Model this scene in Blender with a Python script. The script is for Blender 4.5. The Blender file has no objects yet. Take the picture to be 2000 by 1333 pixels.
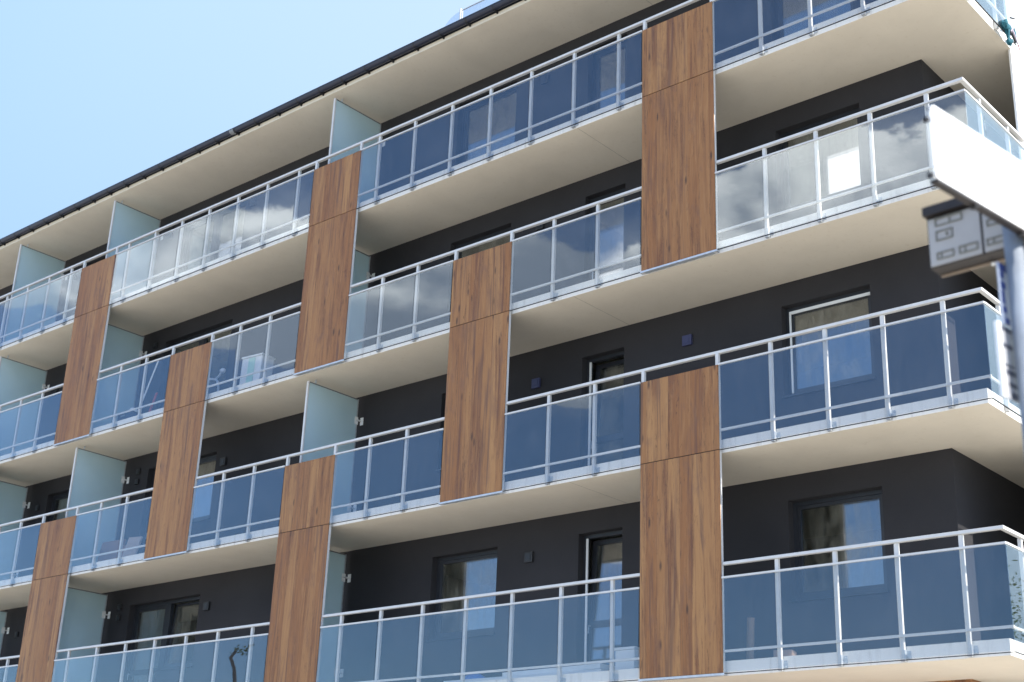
import bpy, math, random
from mathutils import Vector, Matrix
random.seed(7)
SC = bpy.context.scene
COL = SC.collection

# ------------------------------------------------------------------ camera
cam_d = bpy.data.cameras.new('camera')
cam = bpy.data.objects.new('camera', cam_d)
COL.objects.link(cam)
YAW, PITCH, ROLL = 0.7257379, 0.3693343, 0.0400081
cy_, sy_, cp_, sp_ = math.cos(YAW), math.sin(YAW), math.cos(PITCH), math.sin(PITCH)
fwd = Vector((-sy_*cp_, cy_*cp_, sp_)); rt = Vector((cy_, sy_, 0)); up = rt.cross(fwd)
cr, sr = math.cos(ROLL), math.sin(ROLL)
r2 = cr*rt + sr*up; u2 = -sr*rt + cr*up
m = Matrix((r2, u2, -fwd)).transposed().to_4x4()
m.translation = Vector((11.203988, -15.423461, -2.619627))
cam.matrix_world = m
cam_d.sensor_width = 36.0
cam_d.lens = 2752.145/2000*36
cam_d.clip_end = 3000
cam_d.dof.use_dof = True
cam_d.dof.focus_distance = 20.5
cam_d.dof.aperture_fstop = 1.8
SC.camera = cam

# ------------------------------------------------------------------ light
SUN = Vector((1.0, 0.07, 0.90)).normalized()
sun_d = bpy.data.lights.new('sun', 'SUN')
sun_d.energy = 3.9
sun_d.angle = math.radians(0.53)
sun_d.color = (1.0, 0.95, 0.87)
sun = bpy.data.objects.new('sun', sun_d)
COL.objects.link(sun)
sun.rotation_euler = SUN.to_track_quat('Z', 'Y').to_euler()
sun.location = (30, -5, 40)

SC.view_settings.view_transform = 'Standard'
SC.view_settings.look = 'None'
SC.view_settings.exposure = 1.25
SC.view_settings.gamma = 1.0
SC.cycles.max_bounces = 14
SC.cycles.transparent_max_bounces = 24
SC.cycles.glossy_bounces = 6
SC.cycles.diffuse_bounces = 5
SC.cycles.sample_clamp_indirect = 6


class NT:
    """small helper for writing node trees"""
    def __init__(s, tree):
        s.t = tree; s.n = tree.nodes; s.l = tree.links
    def node(s, typ, **kw):
        n = s.n.new(typ)
        for k, v in kw.items():
            setattr(n, k, v)
        return n
    def put(s, sock, v):
        if hasattr(v, 'is_output'):
            s.l.new(v, sock)
        elif isinstance(v, (tuple, list)):
            v = list(v)
            if sock.type == 'RGBA' and len(v) == 3: v = v + [1]
            sock.default_value = v
        else:
            sock.default_value = v
    def math(s, op, a, b=0.0, c=0.0, clamp=False):
        n = s.node('ShaderNodeMath', operation=op); n.use_clamp = clamp
        s.put(n.inputs[0], a); s.put(n.inputs[1], b)
        if len(n.inputs) > 2: s.put(n.inputs[2], c)
        return n.outputs[0]
    def vmath(s, op, a, b=(0, 0, 0), out=0):
        n = s.node('ShaderNodeVectorMath', operation=op)
        s.put(n.inputs[0], a); s.put(n.inputs[1], b)
        return n.outputs[out]
    def smooth(s, x, a, b, lo=0.0, hi=1.0):
        n = s.node('ShaderNodeMapRange', interpolation_type='SMOOTHSTEP')
        for i, v in enumerate((x, a, b, lo, hi)): s.put(n.inputs[i], v)
        return n.outputs[0]
    def lin(s, x, a, b, lo=0.0, hi=1.0):
        n = s.node('ShaderNodeMapRange')
        for i, v in enumerate((x, a, b, lo, hi)): s.put(n.inputs[i], v)
        return n.outputs[0]
    def noise(s, vec, scale, detail=4, rough=0.55, dist=0.0):
        n = s.node('ShaderNodeTexNoise')
        s.put(n.inputs['Vector'], vec); s.put(n.inputs['Scale'], scale)
        s.put(n.inputs['Detail'], detail); s.put(n.inputs['Roughness'], rough)
        s.put(n.inputs['Distortion'], dist)
        return n.outputs['Fac']
    def mixc(s, f, a, b, blend='MIX'):
        n = s.node('ShaderNodeMix', data_type='RGBA', blend_type=blend)
        s.put(n.inputs[0], f); s.put(n.inputs[6], a); s.put(n.inputs[7], b)
        return n.outputs[2]
    def sep(s, v):
        n = s.node('ShaderNodeSeparateXYZ'); s.put(n.inputs[0], v); return n.outputs
    def comb(s, x, y, z):
        n = s.node('ShaderNodeCombineXYZ')
        s.put(n.inputs[0], x); s.put(n.inputs[1], y); s.put(n.inputs[2], z); return n.outputs[0]


# ------------------------------------------------------------------ sky
world = bpy.data.worlds.new('World')
SC.world = world
world.use_nodes = True
W = NT(world.node_tree)
W.n.clear()
sky = W.node('ShaderNodeTexSky', sky_type='NISHITA')
sky.sun_disc = False
sky.sun_elevation = math.asin(SUN.z)
sky.sun_rotation = math.atan2(SUN.x, SUN.y)
sky.air_density = 1.0
sky.dust_density = 0.1
sky.altitude = 1600
sky.ozone_density = 2.0
SKY_STRENGTH = 0.13
CLOUD = 14.0
bg = W.node('ShaderNodeBackground')
W.put(bg.inputs['Strength'], SKY_STRENGTH)
dirn = W.node('ShaderNodeTexCoord').outputs['Generated']
dx, dy, dz = W.sep(dirn)
elev = W.math('MULTIPLY', W.math('ARCSINE', dz), 57.2958)
flat = W.vmath('MULTIPLY', dirn, (1, 1, 1.7))
warp = W.noise(flat, 2.2, 3, 0.5)
n1 = W.noise(flat, 10.0, 7, 0.55, 0.1)
n2 = W.noise(W.vmath('ADD', flat, (3.1, 0.4, 1.7)), 13.0, 4, 0.5, 0.3)
# a bank of cumulus low over the opposite side of the street, clear sky elsewhere
wob = W.math('MULTIPLY', W.math('SUBTRACT', warp, 0.5), 7.0)
e2 = W.math('ADD', elev, wob)
band = W.math('MULTIPLY', W.smooth(W.math('SUBTRACT', e2, W.smooth(dx, -0.56, -0.45, 0.0, 3.2)), 18.5, 21.5), W.math('SUBTRACT', 1.0, W.smooth(W.math('SUBTRACT', e2, W.smooth(dx, -0.54, -0.42, 0.0, 3.2)), 24.0, 29.5)))
side = W.smooth(dy, -0.05, -0.35)
dens = W.math('ADD', n1, W.math('MULTIPLY', W.math('SUBTRACT', W.math('MULTIPLY', band, side), 0.63), 0.85))
mask = W.smooth(dens, 0.535, 0.60)
veil = W.math('MULTIPLY', W.math('MULTIPLY', W.smooth(dens, 0.25, 0.55), side), 0.16)
mask = W.math('MAXIMUM', mask, veil)
bright = W.math('ADD', W.math('MULTIPLY', n2, 1.9), W.math('MULTIPLY', W.math('SUBTRACT', n1, 0.62), 1.2))
bright = W.math('ADD', bright, W.math('MULTIPLY', W.math('SUBTRACT', elev, 24.5), 0.07))
ccol = W.mixc(W.smooth(bright, 0.55, 1.35), (0.26*CLOUD, 0.30*CLOUD, 0.38*CLOUD), (1.15*CLOUD, 1.11*CLOUD, 1.10*CLOUD))
# thin bright high haze on the sunny side of the sky
haze = W.math('MULTIPLY', W.smooth(dy, -0.15, 0.45), 0.72)
blue = W.mixc(haze, W.mixc(1.0, sky.outputs[0], (0.88, 0.98, 1.08), 'MULTIPLY'), W.mixc(W.smooth(dx, 0.0, 0.55), W.mixc(W.smooth(dx, -0.88, -0.50), (1.56, 2.22, 2.95), (2.0, 2.5, 2.95)), (6.5, 7.6, 8.3)))
blue = W.vmath('SCALE', blue); blue.node.inputs['Scale'].default_value = 1.0
W.put(blue.node.inputs['Scale'], W.smooth(elev, 3.0, 36.0, 0.74, 1.28))
W.put(bg.inputs['Color'], W.mixc(mask, blue, ccol))
out = W.node('ShaderNodeOutputWorld')
W.l.new(bg.outputs[0], out.inputs[0])


# ------------------------------------------------------------------ materials
def new_mat(name):
    mt = bpy.data.materials.new(name)
    mt.use_nodes = True
    t = NT(mt.node_tree)
    t.n.clear()
    o = t.node('ShaderNodeOutputMaterial')
    return mt, t, o

def principled(t, o, **kw):
    b = t.node('ShaderNodeBsdfPrincipled')
    for k, v in kw.items():
        t.put(b.inputs[k.replace('_', ' ')], v)
    t.l.new(b.outputs[0], o.inputs[0])
    return b

def bump(t, b, h, strength, dist=0.01):
    n = t.node('ShaderNodeBump')
    t.put(n.inputs['Strength'], strength); t.put(n.inputs['Distance'], dist); t.put(n.inputs['Height'], h)
    t.l.new(n.outputs[0], b.inputs['Normal'])

def obj_co(t):
    return t.node('ShaderNodeTexCoord').outputs['Object']

def paint(name, col, rough=0.5, vary=0.06, scale=3.0, metallic=0.0, bumps=0.0, bscale=60):
    mt, t, o = new_mat(name)
    co = obj_co(t)
    n = t.noise(co, scale, 6, 0.6)
    f = t.lin(n, 0.3, 0.7)
    c = t.mixc(f, tuple(x*(1-vary) for x in col), tuple(min(1, x*(1+vary)) for x in col))
    b = principled(t, o, Base_Color=c, Roughness=rough, Metallic=metallic)
    if bumps:
        bump(t, b, t.noise(co, bscale, 4, 0.6), bumps, 0.004)
    return mt

M = {}
M['soffit'] = None
# cream render on the undersides, faint vertical run stains and trowel mottling
mt, t, o = new_mat('cream_render')
co = obj_co(t)
n = t.noise(co, 1.1, 6, 0.6, 0.4); nn = t.noise(co, 14, 5, 0.6)
c = t.mixc(t.lin(n, 0.3, 0.7), (0.69, 0.62, 0.505), (0.76, 0.685, 0.56))
c = t.mixc(t.smooth(nn, 0.55, 0.8), c, (0.67, 0.59, 0.465))
b = principled(t, o, Base_Color=c, Roughness=0.92)
bump(t, b, t.noise(co, 120, 4, 0.7), 0.25, 0.003)
M['soffit'] = mt
# white painted slab edge with drips and grime
mt, t, o = new_mat('white_slab_paint')
co = obj_co(t)
st = t.vmath('MULTIPLY', co, (9, 9, 1.2))
n = t.noise(st, 1.0, 6, 0.6)
c = t.mixc(t.smooth(n, 0.5, 0.75), (0.84, 0.81, 0.755), (0.66, 0.62, 0.56))
b = principled(t, o, Base_Color=c, Roughness=0.75)
bump(t, b, t.noise(co, 40, 4, 0.6), 0.25, 0.004)
M['slab_edge'] = mt
# charcoal render
mt, t, o = new_mat('charcoal_render')
co = obj_co(t)
n = t.noise(co, 0.9, 6, 0.6, 0.3)
c = t.mixc(t.lin(n, 0.3, 0.7), (0.0215, 0.0205, 0.0235), (0.030, 0.0285, 0.0325))
sp = t.noise(co, 90, 3, 0.7)
c = t.mixc(t.smooth(sp, 0.58, 0.75), c, (0.039, 0.039, 0.041))
b = principled(t, o, Base_Color=c, Roughness=0.9)
bump(t, b, sp, 0.5, 0.004)
M['charcoal'] = mt
M['white_render'] = paint('white_render', (0.80, 0.78, 0.74), 0.85, 0.04, 1.0, bumps=0.2)
M['interior'] = paint('interior_plaster', (0.35, 0.34, 0.32), 0.9, 0.05)
M['rail'] = paint('light_grey_rail', (0.60, 0.585, 0.56), 0.45, 0.06, 6.0)
M['galv'] = paint('galvanised_steel', (0.50, 0.53, 0.56), 0.45, 0.14, 14.0, metallic=0.45)
M['frame'] = paint('anthracite_frame', (0.022, 0.024, 0.030), 0.45, 0.1, 5.0)
M['dark'] = paint('dark_rubber', (0.015, 0.015, 0.017), 0.6, 0.1)
M['gutter'] = paint('navy_gutter_metal', (0.022, 0.026, 0.045), 0.35, 0.12, 8.0, metallic=0.2)
M['roof'] = paint('roof_sheet', (0.10, 0.10, 0.11), 0.6, 0.1)
M['white'] = paint('white_plastic', (0.80, 0.80, 0.79), 0.4, 0.03)
M['purple'] = paint('purple_blue_cover', (0.042, 0.047, 0.115), 0.5, 0.1)
M['boxgrey'] = paint('charcoal_cover', (0.024, 0.024, 0.026), 0.5, 0.1)
M['joint'] = paint('joint_sealant', (0.36, 0.33, 0.27), 0.8, 0.1)
M['backing'] = paint('olive_backing', (0.17, 0.16, 0.12), 0.7, 0.1)
M['sticker'] = paint('mid_grey_metal', (0.20, 0.21, 0.22), 0.5, 0.1)

# wood-print cladding: vertical staves of uneven tone, grain, dark streaks, knots
def wood(name):
    mt, t, o = new_mat(name)
    co = obj_co(t)
    info = t.node('ShaderNodeObjectInfo').outputs['Random']
    x, y, z = t.sep(co)
    wob = t.math('MULTIPLY', t.math('SUBTRACT', t.noise(t.comb(t.math('MULTIPLY', x, 2), 0, t.math('MULTIPLY', z, 0.7)), 1.0, 2), 0.5), 0.025)
    px = t.math('DIVIDE', t.math('ADD', x, wob), 0.187)
    idx = t.math('FLOOR', px)
    frac = t.math('FRACT', px)
    wn = t.node('ShaderNodeTexWhiteNoise', noise_dimensions='3D')
    seg = t.math('FLOOR', t.math('ADD', t.math('DIVIDE', z, 1.9), t.math('MULTIPLY', t.math('SINE', t.math('MULTIPLY', idx, 12.9)), 3.0)))
    t.put(wn.inputs['Vector'], t.comb(idx, t.math('MULTIPLY', seg, 0.0), t.math('MULTIPLY', info, 37.0)))
    tone = wn.outputs['Value']
    shift = t.math('ADD', t.math('MULTIPLY', tone, 31.0), t.math('MULTIPLY', info, 17.0))
    zz = t.math('ADD', z, shift)
    grain = t.noise(t.comb(t.math('MULTIPLY', x, 26), 0, t.math('MULTIPLY', zz, 1.5)), 1.0, 7, 0.62, 1.0)
    broad = t.noise(t.comb(t.math('MULTIPLY', x, 9), 0, t.math('MULTIPLY', zz, 0.55)), 1.0, 4, 0.55, 0.5)
    streak = t.noise(t.comb(t.math('MULTIPLY', t.math('ADD', x, 4.0), 8), 0, t.math('MULTIPLY', zz, 0.36)), 1.0, 5, 0.6, 1.1)
    fine = t.noise(t.comb(t.math('MULTIPLY', x, 150), 0, t.math('MULTIPLY', zz, 5)), 1.0, 3, 0.6)
    c = t.mixc(tone, (0.275, 0.122, 0.050), (0.385, 0.198, 0.082))
    c = t.mixc(t.smooth(broad, 0.45, 0.72), c, (0.190, 0.084, 0.044))
    c = t.mixc(t.math('MULTIPLY', t.smooth(grain, 0.45, 0.75), 0.42), c, (0.455, 0.255, 0.115))
    c = t.mixc(t.math('MULTIPLY', t.smooth(fine, 0.5, 0.75), 0.22), c, (0.15, 0.075, 0.045))
    c = t.mixc(t.math('MULTIPLY', t.smooth(streak, 0.52, 0.68), 0.60), c, (0.115, 0.065, 0.052))
    thin = t.math('ABSOLUTE', t.math('SUBTRACT', streak, 0.47))
    c = t.mixc(t.math('MULTIPLY', t.smooth(thin, 0.010, 0.0), 0.6), c, (0.075, 0.042, 0.032))
    # knots
    vo = t.node('ShaderNodeTexVoronoi', feature='F1')
    kx = t.math('MULTIPLY', t.math('ADD', x, t.math('MULTIPLY', grain, 0.03)), 6.5)
    t.put(vo.inputs['Vector'], t.comb(kx, 0.5, t.math('MULTIPLY', zz, 1.9)))
    t.put(vo.inputs['Scale'], 1.0)
    kn = t.smooth(vo.outputs['Distance'], 0.20, 0.05)
    rnd = t.sep(vo.outputs['Color'])[0]
    kn = t.math('MULTIPLY', kn, t.smooth(rnd, 0.5, 0.54))
    c = t.mixc(t.math('MULTIPLY', kn, 0.8), c, (0.065, 0.042, 0.034))
    blot = t.noise(t.comb(t.math('MULTIPLY', x, 5), 0, t.math('MULTIPLY', zz, 1.8)), 1.0, 5, 0.65, 0.8)
    c = t.mixc(t.math('MULTIPLY', t.smooth(blot, 0.50, 0.72), 0.45), c, (0.175, 0.095, 0.066))
    crk = t.noise(t.comb(t.math('MULTIPLY', x, 11), 3.3, t.math('MULTIPLY', zz, 0.9)), 1.0, 6, 0.7, 1.6)
    cl = t.math('MULTIPLY', t.smooth(t.math('ABSOLUTE', t.math('SUBTRACT', crk, 0.5)), 0.012, 0.002), t.smooth(broad, 0.48, 0.6))
    c = t.mixc(t.math('MULTIPLY', cl, 0.6), c, (0.06, 0.038, 0.03))
    # joint between staves: only a faint tonal line in the print
    edge = t.smooth(t.math('MINIMUM', frac, t.math('SUBTRACT', 1.0, frac)), 0.02, 0.0)
    c = t.mixc(t.math('MULTIPLY', edge, 0.35), c, (0.13, 0.07, 0.045))
    b = principled(t, o, Base_Color=c, Roughness=t.lin(grain, 0.3, 0.7, 0.42, 0.55))
    t.put(b.inputs['Specular IOR Level'], 0.16)
    bump(t, b, grain, 0.08, 0.002)
    return mt
M['wood'] = wood('wood_print_laminate')

def glass(name, tint, f0, dirt=0.03, wobble=0.0, coat=(1, 1, 1), film=(0.6, 0.62, 0.65)):
    mt, t, o = new_mat(name)
    g = t.node('ShaderNodeNewGeometry')
    co = obj_co(t)
    nrm = g.outputs['Normal']
    c = t.math('ABSOLUTE', t.vmath('DOT_PRODUCT', g.outputs['Incoming'], nrm, out=1))
    r = t.math('ADD', f0, t.math('MULTIPLY', 1-f0, t.math('POWER', t.math('SUBTRACT', 1.0, c), 5.0)), clamp=True)
    tr = t.node('ShaderNodeBsdfTransparent'); t.put(tr.inputs[0], tint)
    gl = t.node('ShaderNodeBsdfGlossy'); t.put(gl.inputs['Color'], coat); t.put(gl.inputs['Roughness'], 0.0)
    if wobble:
        bn = t.node('ShaderNodeBump')
        t.put(bn.inputs['Strength'], wobble); t.put(bn.inputs['Distance'], 0.02)
        t.put(bn.inputs['Height'], t.noise(co, 1.7, 2, 0.4))
        t.l.new(bn.outputs[0], gl.inputs['Normal'])
    mx = t.node('ShaderNodeMixShader')
    t.put(mx.inputs[0], r); t.l.new(tr.outputs[0], mx.inputs[1]); t.l.new(gl.outputs[0], mx.inputs[2])
    di = t.node('ShaderNodeBsdfDiffuse'); t.put(di.inputs[0], film)
    sm = t.noise(t.vmath('MULTIPLY', co, (7, 7, 1.2)), 1.0, 6, 0.65, 1.4)
    sp = t.noise(co, 2.3, 5, 0.6)
    d = t.math('MULTIPLY', t.math('ADD', t.smooth(sm, 0.35, 0.8), t.smooth(sp, 0.4, 0.8)), dirt)
    m2 = t.node('ShaderNodeMixShader')
    t.put(m2.inputs[0], d); t.l.new(mx.outputs[0], m2.inputs[1]); t.l.new(di.outputs[0], m2.inputs[2])
    t.l.new(m2.outputs[0], o.inputs[0])
    return mt
M['glass'] = glass('blue_tinted_balustrade_glass', (0.905, 0.905, 0.90), 0.074, 0.014, 0.0, (0.84, 0.95, 1.0))
M['pane'] = glass('window_glass', (0.80, 0.83, 0.84), 0.15, 0.16, 0.0, (0.95, 0.98, 1.0), (0.50, 0.47, 0.38))
M['roofglass'] = glass('clear_roof_glass', (0.88, 0.91, 0.95), 0.05, 0.05)

# frosted screen glass
mt, t, o = new_mat('frosted_glass')
co = obj_co(t)
n = t.noise(co, 1.4, 4, 0.5)
c = t.mixc(t.lin(n, 0.3, 0.7), (0.63, 0.76, 0.79), (0.68, 0.80, 0.83))
di = t.node('ShaderNodeBsdfDiffuse'); t.put(di.inputs[0], c)
tl = t.node('ShaderNodeBsdfTranslucent'); t.put(tl.inputs[0], c)
mx = t.node('ShaderNodeMixShader'); t.put(mx.inputs[0], 0.55)
t.l.new(di.outputs[0], mx.inputs[1]); t.l.new(tl.outputs[0], mx.inputs[2])
gl = t.node('ShaderNodeBsdfGlossy'); t.put(gl.inputs['Roughness'], 0.12)
m2 = t.node('ShaderNodeMixShader'); t.put(m2.inputs[0], 0.06)
t.l.new(mx.outputs[0], m2.inputs[1]); t.l.new(gl.outputs[0], m2.inputs[2])
t.l.new(m2.outputs[0], o.inputs[0])
M['frost'] = mt

# ground
mt, t, o = new_mat('paving')
co = obj_co(t)
n = t.noise(co, 0.35, 6, 0.6)
br = t.node('ShaderNodeTexBrick')
t.put(br.inputs['Vector'], co); t.put(br.inputs['Scale'], 2.5)
t.put(br.inputs['Color1'], (0.42, 0.39, 0.34)); t.put(br.inputs['Color2'], (0.50, 0.46, 0.40)); t.put(br.inputs['Mortar'], (0.25, 0.23, 0.20))
c = t.mixc(t.lin(n, 0.3, 0.7, 0, 0.5), br.outputs['Color'], (0.40, 0.37, 0.31))
principled(t, o, Base_Color=c, Roughness=0.9)
M['paving'] = mt


# ------------------------------------------------------------------ mesh + object helpers
class MB:
    def __init__(s):
        s.v = []; s.f = []; s.mi = []; s.cur = 0
    def quad(s, a, b, c, d):
        i = len(s.v); s.v += [a, b, c, d]; s.f.append((i, i+1, i+2, i+3)); s.mi.append(s.cur)
    def box(s, x0, x1, y0, y1, z0, z1, faces_mi=None):
        i = len(s.v)
        s.v += [(x0, y0, z0), (x1, y0, z0), (x1, y1, z0), (x0, y1, z0), (x0, y0, z1), (x1, y0, z1), (x1, y1, z1), (x0, y1, z1)]
        F = [(0, 3, 2, 1), (4, 5, 6, 7), (0, 1, 5, 4), (1, 2, 6, 5), (2, 3, 7, 6), (3, 0, 4, 7)]   # bottom top front right back left
        for k, f in enumerate(F):
            s.f.append(tuple(i+j for j in f)); s.mi.append(faces_mi[k] if faces_mi else s.cur)
        return s
    def obox(s, c, ax, ay, az):
        """oriented box: centre and three half-axis vectors"""
        c = Vector(c); ax = Vector(ax); ay = Vector(ay); az = Vector(az)
        i = len(s.v)
        for sz in (-1, 1):
            for sx, sy in ((-1, -1), (1, -1), (1, 1), (-1, 1)):
                s.v.append(tuple(c + sx*ax + sy*ay + sz*az))
        for f in [(0, 3, 2, 1), (4, 5, 6, 7), (0, 1, 5, 4), (1, 2, 6, 5), (2, 3, 7, 6), (3, 0, 4, 7)]:
            s.f.append(tuple(i+j for j in f)); s.mi.append(s.cur)
        return s
    def tube(s, pts, rad, n=8, cap=True):
        pts = [Vector(p) for p in pts]
        rads = rad if isinstance(rad, (list, tuple)) else [rad]*len(pts)
        base = len(s.v)
        ref = None
        for k, p in enumerate(pts):
            d = (pts[min(k+1, len(pts)-1)] - pts[max(k-1, 0)]).normalized()
            if ref is None:
                ref = d.orthogonal().normalized()
            a = (ref - d*ref.dot(d)).normalized(); ref = a
            b = d.cross(a)
            for j in range(n):
                th = 2*math.pi*j/n
                s.v.append(tuple(p + rads[k]*(math.cos(th)*a + math.sin(th)*b)))
        for k in range(len(pts)-1):
            for j in range(n):
                s.f.append((base+k*n+j, base+k*n+(j+1) % n, base+(k+1)*n+(j+1) % n, base+(k+1)*n+j)); s.mi.append(s.cur)
        if cap:
            s.f.append(tuple(base+j for j in reversed(range(n)))); s.mi.append(s.cur)
            s.f.append(tuple(base+(len(pts)-1)*n+j for j in range(n))); s.mi.append(s.cur)
        return s
    def prism(s, prof, p0, p1, ux, uy):
        """extrude a 2D profile from p0 to p1; profile axes ux, uy"""
        p0, p1, ux, uy = Vector(p0), Vector(p1), Vector(ux), Vector(uy)
        n = len(prof); i = len(s.v)
        for p in (p0, p1):
            for a, b in prof: s.v.append(tuple(p + a*ux + b*uy))
        for j in range(n):
            s.f.append((i+j, i+(j+1) % n, i+n+(j+1) % n, i+n+j)); s.mi.append(s.cur)
        s.f.append(tuple(i+j for j in reversed(range(n)))); s.mi.append(s.cur)
        s.f.append(tuple(i+n+j for j in range(n))); s.mi.append(s.cur)
        return s
    def blob(s, c, r, seed, n=10, mth=7, amp=0.3):
        rr = random.Random(seed); c = Vector(c); i = len(s.v)
        ph = [rr.uniform(0, 6.28) for _ in range(6)]
        for a in range(mth+1):
            th = math.pi*a/mth
            for b in range(n):
                f = 2*math.pi*b/n
                k = 1 + amp*(math.sin(3*f+ph[0]+2*th)*0.5 + math.sin(2*th+ph[1])*0.4 + math.sin(5*f+ph[2])*0.3*math.sin(th))
                s.v.append((c.x+r[0]*k*math.sin(th)*math.cos(f), c.y+r[1]*k*math.sin(th)*math.sin(f), c.z+r[2]*k*math.cos(th)))
        for a in range(mth):
            for b in range(n):
                s.f.append((i+a*n+b, i+a*n+(b+1) % n, i+(a+1)*n+(b+1) % n, i+(a+1)*n+b)); s.mi.append(s.cur)
        return s
    def build(s, name, mats, parent=None, bevel=0.0, smooth=False, loc=None):
        if not isinstance(mats, (list, tuple)): mats = [mats]
        root = parent
        while root is not None and root.parent is not None: root = root.parent
        off = Vector(root.location) if root is not None else Vector(loc or (0, 0, 0))
        me = bpy.data.meshes.new(name)
        me.from_pydata([tuple(Vector(v)-off) for v in s.v], [], s.f)
        for mm in mats: me.materials.append(mm)
        me.polygons.foreach_set('material_index', s.mi)
        if smooth: me.polygons.foreach_set('use_smooth', [True]*len(me.polygons))
        me.update()
        o = bpy.data.objects.new(name, me)
        COL.objects.link(o)
        if parent is not None: o.parent = parent
        else: o.location = off
        if bevel:
            b = o.modifiers.new('soft_edges', 'BEVEL'); b.width = bevel; b.segments = 2; b.limit_method = 'ANGLE'
        return o

def tag(o, label, cat=None, group=None, kind=None):
    if label: o['label'] = label
    if cat: o['category'] = cat
    if group: o['group'] = group
    if kind: o['kind'] = kind
    return o

def thing(name, label, cat, loc, group=None):
    o = bpy.data.objects.new(name, None)
    o.empty_display_size = 0.3
    COL.objects.link(o); o.location = loc
    return tag(o, label, cat, group)

# ------------------------------------------------------------------ setting
GZ = -4.25
g = MB(); g.quad((-400, -400, GZ), (400, -400, GZ), (400, 400, GZ), (-400, 400, GZ))
tag(g.build('ground', M['paving']), 'pale paved ground round the apartment building', kind='structure')

# ------------------------------------------------------------------ the building
BLD = thing('apartment_building', 'long four storey apartment building with charcoal walls, glass balconies and wood panels', 'apartment building', (-7.0, 4.0, GZ))
H = 2.95
B = {1: 3*H, 2: 2*H, 3: H, 4: 0.0}           # slab underside of each row, counted from the top
XL, XR = -27.0, 5.0
WY = 1.55                                       # charcoal wall plane
WXR = 3.88                                      # its right-hand corner
ST = 0.165                                      # slab thickness
DEEP = 9.0

# slabs
for row, zb in B.items():
    s = MB()
    s.box(XL, XR, 0.10, DEEP, zb-0.022, zb+ST, faces_mi=[0, 2, 1, 1, 1, 1])
    sl = s.build('balcony_slab', [M['soffit'], M['slab_edge'], M['interior']], BLD)
    # expansion joint on the underside
    for xj in (-1.35,):
        j = MB(); j.box(xj, xj+0.006, 0.102, WY-0.002, zb-0.0235, zb-0.01)
        j.build('soffit_joint', M['joint'], sl)
s = MB(); s.box(XL, XR, 0.10, DEEP, -H, -H+ST)
s.build('balcony_slab', M['slab_edge'], BLD)

# wall openings: x0, x1, kind
OPEN = [(1.43, 2.86, 'window'), (-2.30, -1.45, 'door'), (-5.47, -3.99, 'window'),
        (-14.22, -13.03, 'door'), (-13.03, -11.86, 'window'), (-16.98, -15.78, 'door'), (-18.15, -16.98, 'window'),
        (-21.6, -20.1, 'window')]
SILL, HEAD, DSILL = 1.16, 2.57, ST+0.035
for row, zb in B.items():
    w = MB()
    z0, z1 = zb+ST, zb+H-0.0225
    xs = sorted({XL, WXR} | {o_[0] for o_ in OPEN} | {o_[1] for o_ in OPEN})
    for a, b_ in zip(xs[:-1], xs[1:]):
        op = [o_ for o_ in OPEN if abs(o_[0]-a) < 1e-6 and abs(o_[1]-b_) < 1e-6]
        if op:
            lo = SILL if op[0][2] == 'window' else DSILL
            w.box(a, b_, WY, WY+0.30, z0, zb+lo)
            w.box(a, b_, WY, WY+0.30, zb+HEAD, z1)
        else:
            w.box(a, b_, WY, WY+0.30, z0, z1)
    w.box(WXR-0.3, WXR, WY+0.30, DEEP, z0, z1)
    w.build('wall', M['charcoal'], BLD)
    iw = MB()
    iw.box(XL, WXR-0.31, 5.0, 5.1, z0+0.001, z1-0.001)
    for xx in (-0.4, -7.58, -9.6, -15.0, -3.2):
        iw.box(xx-0.06, xx+0.06, WY+0.301, 4.999, z0+0.001, z1-0.001)
    iw.build('interior_wall', M['interior'], BLD)
# storey below: wood clad wall just seen under the lowest slab
w = MB(); w.box(XL, WXR, 1.61, 1.9, GZ, -H); w.box(XL, WXR, 1.61, 1.9, -H+ST, -0.0225)
w.build('lower_storey_cladding', M['wood'], BLD)
# white rendered end wall
w = MB(); w.box(4.965, 5.0, 2.06, DEEP, GZ, -H)
zz = [-H, 0, H, 2*H, 3*H]
for k in range(5): w.box(4.965, 4.998, 2.06, DEEP-0.002, zz[k]+ST, zz[k]+H-0.0225)
w.build('end_wall', M['white_render'], BLD)

# roof
r = MB()
r.box(XL, 5.25, 0.15, DEEP+0.6, 11.775, 11.86, faces_mi=[0]*6)
rf = r.build('roof', [M['soffit']], BLD)
r = MB(); r.box(XL, 5.25, 0.152, DEEP+0.6, 11.861, 12.0)
r.build('roof_edge', M['dark'], rf)
r = MB(); r.quad((XL, 0.12, 12.003), (5.25, 0.12, 12.003), (5.25, 6.0, 12.35), (XL, 6.0, 12.35)); r.quad((XL, 6.0, 12.35), (5.25, 6.0, 12.35), (5.25, DEEP+.6, 12.05), (XL, DEEP+.6, 12.05))
r.build('roof_sheet', M['roof'], rf)
for xj in (-0.9,):
    j = MB(); j.box(xj, xj+0.006, 0.16, WY-0.002, 11.7735, 11.79)
    j.build('soffit_joint', M['joint'], rf)
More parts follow.
